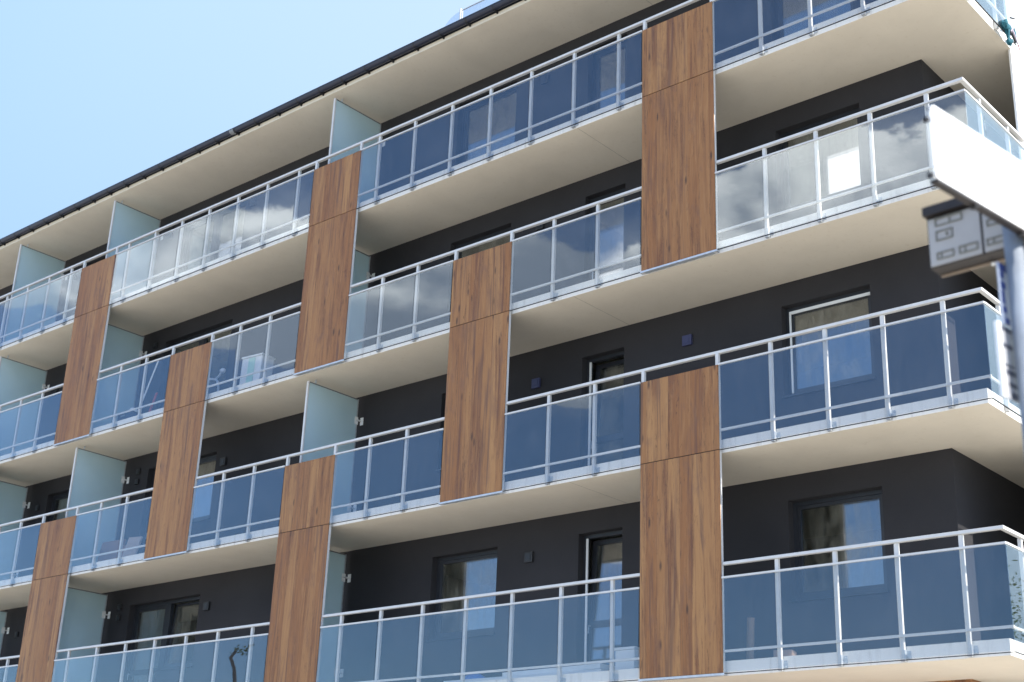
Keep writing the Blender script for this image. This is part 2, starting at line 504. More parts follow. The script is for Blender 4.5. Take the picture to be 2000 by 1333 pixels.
# half round gutter with brackets
prof = []
NG = 12
for k in range(NG+1):
    a = math.pi + math.pi*k/NG
    prof.append((0.075*math.cos(a), 0.075*math.sin(a)))
for k in range(NG, -1, -1):
    a = math.pi + math.pi*k/NG
    prof.append((0.070*math.cos(a), 0.070*math.sin(a)))
gt = MB(); gt.prism(prof, (XL, 0.062, 11.925), (5.25, 0.062, 11.925), (0, 1, 0), (0, 0, 1))
gt.tube([(XL, -0.014, 11.925), (5.25, -0.014, 11.925)], 0.010, 8)
GUT = gt.build('gutter', M['gutter'], BLD)
x = -26.2
while x < 5.2:
    b_ = MB()
    pr = []
    for k in range(9):
        a = math.pi + math.pi*k/8; pr.append((0.081*math.cos(a), 0.081*math.sin(a)))
    for k in range(8, -1, -1):
        a = math.pi + math.pi*k/8; pr.append((0.0755*math.cos(a), 0.0755*math.sin(a)))
    b_.prism(pr, (x, 0.062, 11.925), (x+0.03, 0.062, 11.925), (0, 1, 0), (0, 0, 1))
    b_.box(x, x+0.03, 0.118, 0.149, 11.82, 11.93)
    b_.obox((x+0.015, 0.085, 11.838), (0.013, 0, 0), (0, 0.03, 0.0), (0, 0, 0.012))
    b_.build('gutter_bracket', M['dark'], GUT)
    x += 0.655
# gutter joint sleeve
b_ = MB(); b_.prism([(q[0]*1.06, q[1]*1.06) for q in prof], (-10.62, 0.062, 11.925), (-10.5, 0.062, 11.925), (0, 1, 0), (0, 0, 1))
b_.build('gutter_joint', M['sticker'], GUT)

# frameless glass guard on the roof terrace, rounded end
ry, rz0, rz1 = 1.5, 12.1, 13.56
xe, xc = -6.07, -5.52
rg = MB()
n = 12
top = [(xe + (xc-xe)*(1-math.cos(math.pi/2*k/n)), rz1-0.5 + 0.5*math.sin(math.pi/2*k/n)) for k in range(n+1)]
for (xa, za), (xb, zb2) in zip(top[:-1], top[1:]):
    rg.quad((xa, ry, rz0), (xb, ry, rz0), (xb, ry, zb2), (xa, ry, za))
    rg.quad((xa, ry+0.012, rz0), (xa, ry+0.012, za), (xb, ry+0.012, zb2), (xb, ry+0.012, rz0))
    rg.quad((xa, ry, za), (xb, ry, zb2), (xb, ry+0.012, zb2), (xa, ry+0.012, za))
rgo = rg.build('roof_guard', M['roofglass'], BLD)
rg = MB(); rg.box(xc+0.03, 4.5, ry, ry+0.012, rz0, rz1); rg.build('glass_pane', M['roofglass'], rgo)
rg = MB(); rg.box(xc-0.005, xc+0.025, ry-0.03, ry+0.04, rz0, rz1+0.035); rg.build('post', M['rail'], rgo)
rg = MB(); rg.box(xc+0.03, 4.5, ry-0.006, ry+0.018, rz1, rz1+0.012); rg.build('top_rail', M['rail'], rgo)

# ---- wood panel columns: (L, R, row of the upper board)
PX = {1: (0.0, 1.312), 2: (-3.87, -2.569), 3: (-7.732, -6.421), 4: (-11.663, -10.338), 5: (-15.577, -14.248), 6: (-19.50, -18.19)}
COLS = [(1, 1), (3, 1), (5, 1), (2, 2), (4, 2), (6, 2), (1, 3), (3, 3), (5, 3)]
TOP = 1.212
for p, row in COLS:
    L, R_ = PX[p]
    zj = B[row]
    zb = B[row+1]
    for (za, zt, nm) in ((zj+0.006, zj+TOP, 'u'), (zb+0.006, zj-0.006, 'l')):
        w = MB(); w.box(L+0.014, R_-0.002, -0.004, 0.008, za, zt)
        pn = w.build('wood_panel', M['wood'], BLD)
        k_ = MB(); k_.box(L+0.002, R_-0.002, 0.0085, 0.0097, za+0.01, zt-0.01)
        k_.build('backing_sheet', M['backing'], pn)
        if nm == 'u':
            k_ = MB(); k_.box(L+0.002, R_-0.002, 0.0085, 0.0097, zj-0.0155, zj+0.0155)
            k_.build('joint_strip', M['dark'], pn)
        # galvanised edge posts behind each board
        e = MB()
        if nm == 'u':
            lo_, hi_ = zj-0.006, zj+1.384
        else:
            lo_, hi_ = zb-0.03, zj-0.0065
        e.box(L+0.012, L+0.06, 0.010, 0.058, lo_, hi_)
        e.build('edge_post', M['rail'], pn)
        e = MB(); e.box(R_-0.05, R_-0.003, 0.010, 0.058, lo_, hi_)
        e.build('edge_post', M['rail'], pn)
        if nm == 'l':
            c = MB(); c.box(L-0.01, R_+0.02, -0.007, 0.06, zb-0.026, zb+0.002)
            c.build('bottom_channel', M['galv'], pn)

# ---- balustrades
BAYS = {1: [(1.312, 5.094), (-6.421, 0.0), (-14.248, -7.732), (-22.1, -15.577)],
        2: [(1.312, 5.094), (-2.569, 0.0), (-6.421, -3.87), (-10.338, -7.732), (-14.248, -11.663), (-18.19, -15.577)],
        3: [(1.312, 5.094), (-2.569, 0.0), (-6.421, -3.87), (-10.338, -7.732), (-14.248, -11.663), (-18.19, -15.577)],
        4: [(1.312, 5.094), (-6.421, 0.0), (-14.248, -7.732), (-22.1, -15.577)]}
POSTS_WIDE = {(1.312, 5.094): [2.105, 2.92, 3.738, 4.547],
              (-6.421, 0.0): [-0.497, -1.406, -2.325, -3.242, -4.15, -5.07, -5.985],
              (-14.248, -7.732): [-8.235, -9.18, -10.095, -11.035, -11.955, -12.895, -13.848],
              (-22.1, -15.577): [-16.105, -17.02, -17.94, -18.86, -19.78, -20.7, -21.6],
              (-2.569, 0.0): [-0.864, -1.735], (-6.421, -3.87): [-4.755, -5.62], (-10.338, -7.732): [-8.654, -9.534],
              (-14.248, -11.663): [-12.578, -13.462], (-18.19, -15.577): [-16.48, -17.355]}
# hand rails run past the upper boards and stop at the lower ones
RAILS = {1: [(-22.1, 5.075)], 2: [(1.312, 5.075), (-6.421, 0.0), (-14.248, -7.732), (-22.1, -15.577)],
         3: [(-2.569, 5.075), (-10.338, -3.87), (-18.19, -11.663)],
         4: [(1.312, 5.075), (-6.421, 0.0), (-14.248, -7.732), (-22.1, -15.577)]}
rg_ = random.Random(11)
def pane_x(parent, x0, x1, z0, z1):
    """one balustrade pane in the facade plane, hung a hair out of true"""
    s = MB(); s.box(x0, x1, 0.0, 0.011, z0, z1)
    cx, cz = (x0+x1)/2, (z0+z1)/2
    yaw, tilt = math.radians(rg_.gauss(0, 0.14)), math.radians(rg_.gauss(0, 0.14))
    s.v = [(a, b + (a-cx)*yaw + (c-cz)*tilt, c) for a, b, c in s.v]
    return s.build('glass_pane', M['glass'], parent)
def foot(e, x, zb):
    # angle bracket fixing a post to the slab edge, with bolt heads
    e.box(x+0.026, x+0.034, 0.035, 0.098, zb+0.005, zb+0.12)
    e.box(x+0.034, x+0.085, 0.090, 0.098, zb+0.015, zb+0.11)
    e.box(x-0.022, x+0.03, 0.04, 0.098, zb-0.012, zb-0.005)
    for dz_ in (0.035, 0.085):
        e.tube([(x+0.06, 0.09, zb+dz_), (x+0.06, 0.078, zb+dz_)], 0.010, 6)
for row, bays in BAYS.items():
    zb = B[row]
    first = None
    for (a, b_) in bays:
        px = POSTS_WIDE[(a, b_)]
        corner = b_ > 5
        rail = MB()
        rail.box(a+0.004, b_ if corner else b_-0.004, 0.0125, 0.040, zb+0.262, zb+0.292)       # low inner rail
        rail.box(a+0.002, b_-0.001 if corner else b_-0.002, -0.006, 0.030, zb+1.205, zb+1.230)  # clamp on the glass
        rail.box(a+0.004, b_-0.004, -0.003, 0.013, zb-0.010, zb-0.0015)                          # gasket
        rail.mi[12:18] = [1]*6
        bal = rail.build('balustrade', [M['rail'], M['dark']], BLD)
        if row == 1 or corner: first = first or bal
        for xp in px:
            p_ = MB(); p_.box(xp-0.025, xp+0.025, 0.042, 0.085, zb-0.004, zb+1.384)
            p_.box(xp-0.022, xp+0.022, 0.030, 0.043, zb+1.2055, zb+1.2295)
            po = p_.build('post', M['rail'], bal)
            e = MB(); foot(e, xp, zb)
            e.build('foot_bracket', M['galv'], bal)
        xs = [a] + sorted(px) + [b_]
        for k in range(len(xs)-1):
            x0 = xs[k] + (0.010 if k == 0 else 0.004)
            x1 = xs[k+1] - ((0.0 if corner else 0.012) if k == len(xs)-2 else 0.004)
            pane_x(bal, x0, x1, zb+0.012, zb+1.204)
    for (a, b_) in RAILS[row]:
        s = MB(); s.box(a+0.003, b_, 0.018, 0.078, zb+1.385, zb+1.425)
        hr = s.build('handrail', M['rail'], BLD, bevel=0.004)
        if b_ > 5:
            s = MB(); s.box(5.0155, 5.075, 0.0785, 2.05, zb+1.385, zb+1.425)
            s.build('return_rail', M['rail'], hr, bevel=0.004)
    # return along the end of the building
    s = MB()
    s.box(5.064, 5.100, 0.031, 2.05, zb+1.205, zb+1.230)
    s.box(5.0545, 5.0815, 0.0405, 2.05, zb+0.262, zb+0.292)
    s.box(5.081, 5.097, 0.014, 2.05, zb-0.010, zb-0.0015)
    s.mi[12:18] = [1]*6
    ret = s.build('balustrade', [M['rail'], M['dark']], BLD)
    ys = [0.0125, 0.59, 1.50, 2.05]
    for yp in ys[1:3]:
        s = MB(); s.box(5.010, 5.053, yp-0.025, yp+0.025, zb-0.004, zb+1.384)
        s.build('post', M['rail'], ret)
        e = MB(); e.box(5.0025, 5.053, yp+0.026, yp+0.034, zb+0.005, zb+0.12); e.box(5.0025, 5.010, yp+0.034, yp+0.085, zb+0.015, zb+0.11)
        e.tube([(5.010, yp+0.06, zb+0.06), (5.022, yp+0.06, zb+0.06)], 0.012, 6)
        e.build('foot_bracket', M['galv'], ret)
    for k in range(3):
        s = MB(); s.box(5.083, 5.094, ys[k]+(0 if k == 0 else 0.004), ys[k+1]-0.004, zb, zb+1.204)
        s.build('glass_pane', M['glass'], ret)

# ---- windows and doors
YF = WY+0.13     # frame plane, set back in the reveal
def sash(parent, x0, x1, z0, z1, lean=0.0, name='sash', fw=0.075):
    """opening leaf: frame ring and pane; lean tips the top into the room"""
    s = MB()
    y0, y1 = YF+0.012, YF+0.07
    for bx in ((x0, x1, z0, z0+fw), (x0, x1, z1-fw, z1), (x0, x0+fw, z0+fw, z1-fw), (x1-fw, x1, z0+fw, z1-fw)):
        s.box(bx[0], bx[1], y0, y1, bx[2], bx[3])
    p_ = MB(); p_.box(x0+fw, x1-fw, y0+0.02, y0+0.044, z0+fw, z1-fw)
    th = math.tan(lean)
    for q in (s, p_): q.v = [(a, b + (c-z0)*th, c) for a, b, c in q.v]
    so = s.build(name, M['frame'], parent)
    return so, p_
def window(x0, x1, zb, lean=0.0, split=None):
    z0, z1 = zb+SILL, zb+HEAD
    f = MB(); fw = 0.06
    f.box(x0+.001, x1-.001, YF, YF+0.08, z0+0.001, z0+0.075)
    f.box(x0+.001, x1-.001, YF, YF+0.08, z1-fw, z1-0.001)
    f.box(x0+.001, x0+fw, YF, YF+0.08, z0+0.075, z1-fw)
    f.box(x1-fw, x1-.001, YF, YF+0.08, z0+0.075, z1-fw)
    fr = f.build('window', M['frame'], BLD)
    a0, a1 = x0+fw+0.003, x1-fw-0.003
    so, p_ = sash(fr, a0, a1, z0+0.078, z1-fw-0.003, lean, fw=0.05)
    p_.build('pane', M['pane'], fr)
    s = MB(); s.box(x0-0.02, x1+0.02, WY-0.035, YF-0.001, z0-0.022, z0-0.001)
    s.build('sill', M['frame'], fr)
    if lean and zb > 1:
        s = MB(); s.box(x0+fw+0.0005, x1-fw-0.0005, YF-0.010, YF+0.0105, z1-fw-0.045, z1-fw-0.001); s.box(x0+fw+0.0005, x0+fw+0.026, YF-0.010, YF+0.0105, z0+0.079, z1-fw-0.046)
        s.build('inner_frame', M['white'], fr)
    return fr
def door(x0, x1, zb, ajar=0.0, white=False):
    z0, z1 = zb+DSILL, zb+HEAD
    f = MB(); fw = 0.06
    f.box(x0+.001, x1-.001, YF, YF+0.08, z0+0.001, z0+0.05)
    f.box(x0+.001, x1-.001, YF, YF+0.08, z1-fw, z1-0.001)
    f.box(x0+.001, x0+fw, YF, YF+0.08, z0+0.05, z1-fw)
    f.box(x1-fw, x1-.001, YF, YF+0.08, z0+0.05, z1-fw)
    fr = f.build('balcony_door', M['frame'], BLD)
    a0, a1, zz0, zz1 = x0+fw+0.003, x1-fw-0.003, z0+0.053, z1-fw-0.003
    y0, y1 = YF+0.012, YF+0.07
    lf = MB(); w_ = 0.075
    for bx in ((a0, a1, zz0, zz0+0.1), (a0, a1, zz1-w_, zz1), (a0, a0+w_, zz0+0.1, zz1-w_), (a1-w_, a1, zz0+0.1, zz1-w_), (a0+w_, a1-w_, zb+1.13, zb+1.23)):
        lf.box(bx[0], bx[1], y0, y1, bx[2], bx[3])
    p1 = MB(); p1.box(a0+w_, a1-w_, y0+0.02, y0+0.044, zz0+0.1, zb+1.13); p1.box(a0+w_, a1-w_, y0+0.02, y0+0.044, zb+1.23, zz1-w_)
    th = math.tan(ajar)
    def swing(q): q.v = [(a, b + (c-zz0)*th, c) for a, b, c in q.v]
    swing(lf); swing(p1)
    lf.build('door_leaf', M['frame'], fr)
    p1.build('pane', M['pane'], fr)
    hd = MB(); hd.box(a0+0.03, a0+0.045, y0-0.03, y0, zb+1.15, zb+1.17); hd.box(a0+0.03, a0+0.045, y0-0.042, y0-0.03, zb+1.04, zb+1.17)
    swing(hd); hd.build('handle', M['galv'], fr)
    if white:
        s = MB(); s.box(x0+fw+0.0005, x0+fw+0.035, YF-0.010, YF+0.0105, z0+0.05, z1-fw-0.001)
        s.build('edge_strip', M['white'], fr)
    return fr
for row, zb in B.items():
    for (x0, x1, k) in OPEN:
        if k == 'window':
            ln = math.radians(0.4) if (row == 3 and abs(x0-1.43) < .01) else (math.radians(5) if row == 4 and abs(x0+13.03) < .01 else 0.0)
            window(x0, x1, zb, ln)
        else:
            aj = math.radians(4.0) if (abs(x0+2.30) < .01 and row in (3, 4)) else 0.0
            door(x0, x1, zb, aj, white=(abs(x0+2.30) < .01 and row in (3, 4)))

# ---- frosted screens between neighbours
def screen(X, zb, ztop):
    y0, y1 = 0.245, 1.455
    z0, z1 = zb+ST+0.06, ztop
    s = MB(); s.box(X-0.006, X+0.006, y0, y1, z0, z1)
    so = s.build('partition_screen', M['frost'], BLD)
    f = MB()
    f.box(X-0.022, X+0.022, y0-0.032, y0, z0-0.02, z1+0.02)
    f.build('front_profile', M['rail'], so)
    f = MB()
    f.box(X-0.014, X+0.014, y0+0.0005, y1-0.0005, z1, z1+0.018)
    f.build('top_profile', M['sticker'], so)
    f = MB()
    f.box(X-0.014, X+0.014, y1, y1+0.022, z0-0.02, z1+0.018); f.box(X-0.014, X+0.014, y0+0.0005, y1-0.0005, z0-0.02, z0)
    f.build('rear_profile', M['galv'], so)
    for zz_ in (zb+2.42, zb+0.75):
        b_ = MB()
        b_.box(X+0.0145, X+0.075, y1-0.03, WY-0.001, zz_, zz_+0.012)
        b_.box(X+0.0145, X+0.0225, y1-0.05, y1+0.03, zz_-0.07, zz_+0.075)
        b_.box(X+0.023, X+0.10, WY-0.010, WY-0.002, zz_-0.07, zz_+0.075)
        b_.build('wall_bracket', M['white'], so)
    b_ = MB(); b_.box(X-0.02, X+0.02, y0+0.15, y0+0.165, z1+0.0185, zb+H-0.0235 if zb < 8 else 11.7735); 
    b_.build('ceiling_hanger', M['galv'], so)
for row, zb in B.items():
    for X in (-7.58, -15.0, -18.99):
        screen(X, zb, zb+2.83)

# ---- covers on the charcoal wall
def cover(x, z, m_, label=None, s_=0.085):
    c = MB(); c.box(x-s_, x+s_, WY-0.045, WY-0.001, z-s_, z+s_)
    o = c.build('socket_cover', m_, BLD, bevel=0.008)
    d = MB(); d.box(x-s_*.55, x+s_*.55, WY-0.052, WY-0.0455, z-s_*.55, z+s_*.55)
    d.build('cover_plate', M['frame'] if m_ is M['boxgrey'] else m_, o)
    if label: o['label'] = label
for row in (1, 2, 4): cover(-3.29, B[row]+2.31, M['boxgrey'])
cover(-3.26, B[3]+2.31, M['purple'], 'purple blue square socket cover'); cover(-0.22, B[3]+2.40, M['purple'], 'purple blue square socket cover')
for row in (1, 2, 3, 4):
    cover(-11.58, B[row]+2.30, M['boxgrey'])
    for dz_ in (2.56, 2.33): cover(-14.56, B[row]+dz_, M['boxgrey'], s_=0.06)
    cover(-18.5, B[row]+2.3, M['boxgrey'], s_=0.06)

# ------------------------------------------------------------------ loose things on the balconies
def colr(name, c, rough=0.6, **k): return paint(name, c, rough, 0.08, 6.0, **k)
F = {r_: B[r_]+ST for r_ in B}          # floor heights

# row 4, middle balcony: white box by the wood column
o = thing('storage_box', 'small white box on the lowest balcony beside the tallest wood panel', 'box', (-0.82, 0.6, F[4]))
s = MB(); s.box(-0.86, -0.53, 0.62, 0.92, F[4], F[4]+0.36); s.build('box_body', M['white'], o, bevel=0.006)
s = MB(); s.box(-0.87, -0.52, 0.61, 0.93, F[4]+0.361, F[4]+0.40); s.build('lid', M['white'], o, bevel=0.006)
# row 4: white foam boards lying along the floor, and a blue plastic bag on them
o = thing('foam_board', 'long white foam boards lying along the lowest middle balcony floor', 'board', (-2.6, 0.75, F[4]))
s = MB()
s.obox((-2.55, 0.8, F[4]+0.06), (1.5, 0.02, 0), (0, 0.28, 0), (0, 0, 0.055))
s.obox((-2.0, 0.82, F[4]+0.155), (0.95, -0.04, 0), (0.01, 0.24, 0), (0, 0, 0.035))
s.build('board_stack', M['white'], o, bevel=0.004)
s = MB(); s.blob((-3.62, 0.75, F[4]+0.17), (0.19, 0.12, 0.06), 3, 14, 8, 0.35)
s.build('plastic_bag', colr('blue_plastic', (0.05, 0.16, 0.50), 0.35), None, smooth=True, loc=(-3.62, 0.75, F[4]+0.11))
tag(bpy.data.objects['plastic_bag'], 'crumpled blue plastic bag on the white foam boards', 'bag')
# row 4, right balcony: upright cardboard roll and an offcut
o = thing('cardboard_tube', 'tan cardboard tube standing on the lowest right balcony', 'tube', (0.98, 0.5, F[4]))
s = MB(); s.tube([(1.40, 0.5, F[4]), (1.43, 0.5, F[4]+0.6)], 0.05, 16); s.build('tube_wall', colr('cardboard', (0.20, 0.145, 0.105), 0.85), o)
s = MB(); s.tube([(1.43, 0.5, F[4]+0.6005), (1.4305, 0.5, F[4]+0.61)], 0.042, 16); s.build('end_cap', M['dark'], o)
s = MB(); s.obox((1.92, 0.5, F[4]+0.07), (0.12, 0.03, 0), (-0.02, 0.09, 0), (0, 0, 0.07))
tag(s.build('clay_block', colr('clay', (0.30, 0.215, 0.165), 0.85), None, bevel=0.008, loc=(1.92, 0.5, F[4])), 'pinkish clay block lying on the lowest right balcony floor', 'block')

# row 2, third bay: white tubs with a pale green strip, bent white hose
o = thing('paint_tub', 'white rectangular tub with pale green stripe behind the second row glass', 'tub', (-9.9, 0.9, F[2]))
s = MB(); s.obox((-9.93, 0.85, F[2]+0.42), (0.27, 0.03, 0.0), (-0.02, 0.17, 0), (0.02, 0, 0.42)); s.build('tub_body', M['white'], o, bevel=0.015)
s = MB(); s.obox((-9.90, 0.672, F[2]+0.42), (0.085, 0.01, 0), (0, 0.004, 0), (0.02, 0, 0.40)); s.build('stripe_label', colr('pale_green', (0.45, 0.68, 0.58), 0.6), o)
s = MB(); s.obox((-9.91, 0.85, F[2]+0.86), (0.285, 0.03, 0), (-0.02, 0.185, 0), (0, 0, 0.018)); s.build('lid', M['white'], o, bevel=0.006)
k = 0
pts = [(-11.45, 0.8, F[2]+0.74), (-11.3, 0.8, F[2]+0.70), (-11.15, 0.78, F[2]+0.66), (-11.05, 0.76, F[2]+0.60), (-10.98, 0.75, F[2]+0.46), (-10.96, 0.75, F[2]+0.02)]
o = thing('hose', 'bent white hose standing in the second row balcony glass', 'hose', (-11.0, 0.8, F[2]))
s = MB(); s.tube(pts, 0.022, 10); s.tube([(-11.15, 0.78, F[2]+0.66), (-11.02, 0.78, F[2]+0.72), (-10.95, 0.78, F[2]+0.80)], 0.024, 10); s.build('hose_pipe', M['white'], o, smooth=True)
s = MB(); s.blob((-10.94, 0.78, F[2]+0.80), (0.06, 0.05, 0.06), 5, 12, 8, 0.15); s.build('nozzle', M['white'], o, smooth=True)
# row 2, fourth bay: leaning white pole, dark pallet stack, red level
s = MB(); s.tube([(-14.18, 0.9, F[2]), (-13.80, 1.15, F[2]+1.75)], 0.017, 10)
tag(s.build('broom_pole', M['white'], None, loc=(-14.18, 0.9, F[2])), 'thin white pole leaning beside the frosted screen above dark crates', 'pole')
for k, (dx_, hz) in enumerate(((0.0, 0.0), (0.05, 0.225))):
    o = thing('tool_crate', ['dark tool crate at the bottom of the stack by the white pole', 'dark tool crate on top of the stack by the white pole'][k], 'crate', (-14.05+dx_, 0.8, F[2]+hz), 'dark crates stacked on the balcony')
    zc = F[2]+hz
    s = MB(); s.box(-14.30+dx_, -13.80+dx_, 0.62, 0.98, zc, zc+0.19); s.build('crate_body', colr('crate_blue', (0.035, 0.04, 0.07), 0.5), o, bevel=0.01)
    s = MB(); s.box(-14.31+dx_, -13.79+dx_, 0.61, 0.99, zc+0.1905, zc+0.222); s.build('lid', M['dark'], o, bevel=0.006)
    s = MB(); s.box(-14.13+dx_, -13.97+dx_, 0.585, 0.6095, zc+0.12, zc+0.15); s.build('handle', M['sticker'], o)
s = MB(); s.blob((-13.98, 0.8, F[2]+0.52), (0.13, 0.10, 0.075), 9, 12, 8, 0.25)
tag(s.build('dust_sheet', M['white'], None, smooth=True, loc=(-13.98, 0.8, F[2]+0.445)), 'crumpled pale dust sheet lying on the dark tool crates', 'cloth')
s = MB(); s.obox((-13.42, 0.85, F[2]+0.42), (0.03, 0, 0), (0, 0.012, 0), (0.10, 0.05, 0.42))
tag(s.build('spirit_level', colr('red_paint', (0.40, 0.05, 0.04), 0.4), None, bevel=0.004, loc=(-13.5, 0.8, F[2])), 'red spirit level leaning to the right of the dark crates', 'level')
# row 3, fourth bay: brown boards on edge, and a leaning sheet
card = colr('brown_board', (0.27, 0.16, 0.12), 0.8); card2 = colr('pale_board', (0.42, 0.33, 0.28), 0.8)
s = MB(); s.obox((-14.30, 0.95, F[3]+0.36), (0.34, 0.03, 0), (0, 0.03, 0), (0, 0.06, 0.36))
tag(s.build('board', card, None, loc=(-14.3, 0.9, F[3])), 'large brown board standing on edge in front of the frosted screen', 'board')
s = MB(); s.obox((-13.80, 0.98, F[3]+0.29), (0.15, 0.03, 0), (0, 0.02, 0), (0, 0.06, 0.29))
tag(s.build('board', card, None, loc=(-13.8, 0.95, F[3])), 'narrow brown board to the right of the large one', 'board')
s = MB(); s.obox((-13.42, 0.85, F[3]+0.34), (0.16, 0.04, 0), (0, 0.02, 0), (0.03, 0.07, 0.33))
tag(s.build('board', card2, None, loc=(-13.42, 0.8, F[3])), 'pale leaning board between the glass posts beside the wood panel', 'board')

# teal rag tied to the end of the top balcony
o = thing('rag_bundle', 'teal rag bundle with pale strip and dark stick hanging on the top balcony edge', 'rag', (5.10, 1.75, 8.75))
teal = colr('teal_cloth', (0.012, 0.10, 0.13), 0.85)
s = MB(); s.blob((5.125, 1.60, 8.935), (0.045, 0.10, 0.065), 21, 16, 10, 0.55); s.blob((5.125, 1.67, 8.85), (0.035, 0.05, 0.09), 22, 16, 10, 0.5); s.blob((5.14, 1.90, 8.90), (0.014, 0.03, 0.12), 25, 12, 8, 0.4)
s.build('cloth', teal, o)
s = MB(); s.blob((5.14, 1.74, 8.90), (0.03, 0.05, 0.07), 23, 14, 8, 0.6); s.tube([(5.15, 1.70, 8.96), (5.16, 1.80, 8.86), (5.16, 1.92, 8.76)], [0.022, 0.018, 0.010], 8); s.build('pale_strip', colr('pale_strip', (0.42, 0.36, 0.42), 0.6), o)
s = MB(); s.blob((5.125, 1.70, 8.695), (0.035, 0.05, 0.055), 24, 14, 9, 0.5); s.build('knot', teal, o)
s = MB(); s.tube([(5.16, 1.72, 9.10), (5.17, 1.86, 9.15)], 0.012, 8); s.build('stick', M['dark'], o)
s = MB(); s.tube([(5.15, 1.71, 8.88), (5.16, 1.84, 8.75)], 0.016, 8); s.build('dark_strap', M['dark'], o)
s = MB(); s.tube([(5.16, 1.93, 8.76), (5.16, 1.99, 8.64)], [0.010, 0.004], 8); s.build('cord_end', colr('pink_cord', (0.35, 0.15, 0.17), 0.6), o)

# ------------------------------------------------------------------ street sign in the foreground
P0 = Vector((8.998145, -9.436183, 0.259048))
D1 = Vector((0.136389, 0.990655, 0)); D2 = Vector((-0.999137, 0.041527, 0))
N1 = Vector((D1.y, -D1.x, 0)); N2 = Vector((D2.y, -D2.x, 0))
if N2.y > 0: N2 = -N2
UP = Vector((0, 0, 1))
def lane(P, d, n_): return lambda u, v, w=0.0: P + d*u + n_*w + UP*(v-P.z)
post = thing('sign_post', 'blue grey steel sign post with narrow plates at the right edge', 'sign post', (P0.x, P0.y, GZ))
s = MB(); s.tube([(P0.x, P0.y, GZ), (P0.x, P0.y, 0.62)], 0.044, 24); s.build('pole', paint('blue_grey_pole', (0.20, 0.225, 0.26), 0.5, 0.18, 7), post, smooth=True)
s = MB(); s.tube([(P0.x, P0.y, 0.6205), (P0.x, P0.y, 0.635)], 0.047, 24); s.build('pole_cap', M['dark'], post)
s = MB(); s.tube([(P0.x, P0.y, GZ), (P0.x, P0.y, GZ+0.03)], 0.13, 24); s.build('base_flange', M['galv'], post)
A = lane(P0 - N1*0.06, D1, N1)
def slab(mb, f, u0, u1, v0, v1, w0, w1):
    i = len(mb.v)
    for w_ in (w0, w1):
        for (u, v) in ((u0, v0), (u1, v0), (u1, v1), (u0, v1)): mb.v.append(tuple(f(u, v, w_)))
    for q in [(0, 3, 2, 1), (4, 5, 6, 7), (0, 1, 5, 4), (1, 2, 6, 5), (2, 3, 7, 6), (3, 0, 4, 7)]:
        mb.f.append(tuple(i+j for j in q)); mb.mi.append(mb.cur)
s = MB(); slab(s, A, -0.062, 0.06, -0.135, 0.175, -0.004, 0.004)
up_pl = s.build('upper_plate', paint('pale_plate', (0.42, 0.46, 0.55), 0.4, 0.05), post)
s = MB()
for v0, v1, u0, u1 in ((0.135, 0.172, -0.05, 0.02), (0.10, 0.13, -0.05, -0.02), (0.045, 0.08, -0.05, -0.01), (-0.03, 0.035, -0.052, -0.03), (-0.075, -0.045, -0.05, -0.02), (-0.13, -0.10, -0.04, 0.0)):
    slab(s, A, u0, u1, v0, v1, 0.0045, 0.006)
s.build('lettering', paint('blue_print', (0.03, 0.06, 0.26), 0.5, 0.05), up_pl)
s = MB(); slab(s, A, -0.10, 0.06, -0.50, -0.147, -0.004, 0.004)
lo_pl = s.build('lower_plate', paint('grey_plate', (0.33, 0.33, 0.34), 0.5, 0.25, 18), post)
s = MB(); slab(s, A, -0.128, -0.1005, -0.502, -0.142, -0.006, 0.012)
s.build('plate_rim', M['white'], lo_pl)
s = MB()
DP = paint('dark_print', (0.05, 0.055, 0.08), 0.5, 0.1)
for v0, v1, u0, u1 in ((-0.172, -0.150, -0.095, 0.03), (-0.255, -0.235, -0.09, 0.0), (-0.345, -0.335, -0.085, 0.0), (-0.385, -0.36, -0.075, 0.02), (-0.44, -0.42, -0.06, 0.02), (-0.495, -0.465, -0.045, 0.03)):
    s = MB(); slab(s, A, u0, u1, v0, v1, 0.0045, 0.006)
    s.build('lettering', DP, lo_pl)


# long white blade facing the sun
bl = thing('sign_board', 'long blank white sign board in full sun on the post', 'sign', tuple(P0))
A = lane(P0 + N1*0.075, D1, N1)
s = MB()
prof = []
u0, u1, v0, v1, rr = -0.765, 0.75, 0.288, 0.662, 0.03
for cx_, cz_, a0 in ((u1-rr, v1-rr, 0), (u0+rr, v1-rr, 90), (u0+rr, v0+rr, 180), (u1-rr, v0+rr, 270)):
    for k in range(5):
        a = math.radians(a0+22.5*k); prof.append((cx_+rr*math.cos(a), cz_+rr*math.sin(a)))
s.prism(prof, tuple(A(0, 0, 0)), tuple(A(0, 0, 0.012)), tuple(D1), (0, 0, 1))
s.build('face_sheet', paint('white_sign_enamel', (0.84, 0.82, 0.79), 0.4, 0.04), bl)
rust = paint('dark_brown_steel', (0.014, 0.009, 0.007), 0.55, 0.3, 20)
s = MB(); slab(s, A, u0+0.004, u1, v0-0.010, v0+0.006, -0.022, 0.0145); slab(s, A, u0+0.02, u1, v1-0.012, v1-0.002, -0.022, -0.0005); s.build('flange', rust, bl)
s = MB()
for u in (-0.47, 0.02): slab(s, A, u-0.012, u+0.012, v0+0.013, v1-0.013, -0.03, -0.001)
s.build('stiffener', rust, bl)
s = MB()
for u, v in ((-0.775, 0.585), (-0.775, 0.31)): slab(s, A, u-0.012, u+0.008, v-0.010, v+0.010, -0.02, 0.0)
for u in (-0.45, -0.06, 0.02): slab(s, A, u-0.012, u+0.012, v0-0.022, v0-0.0145, -0.02, 0.012)
s.build('clip', M['dark'], bl)

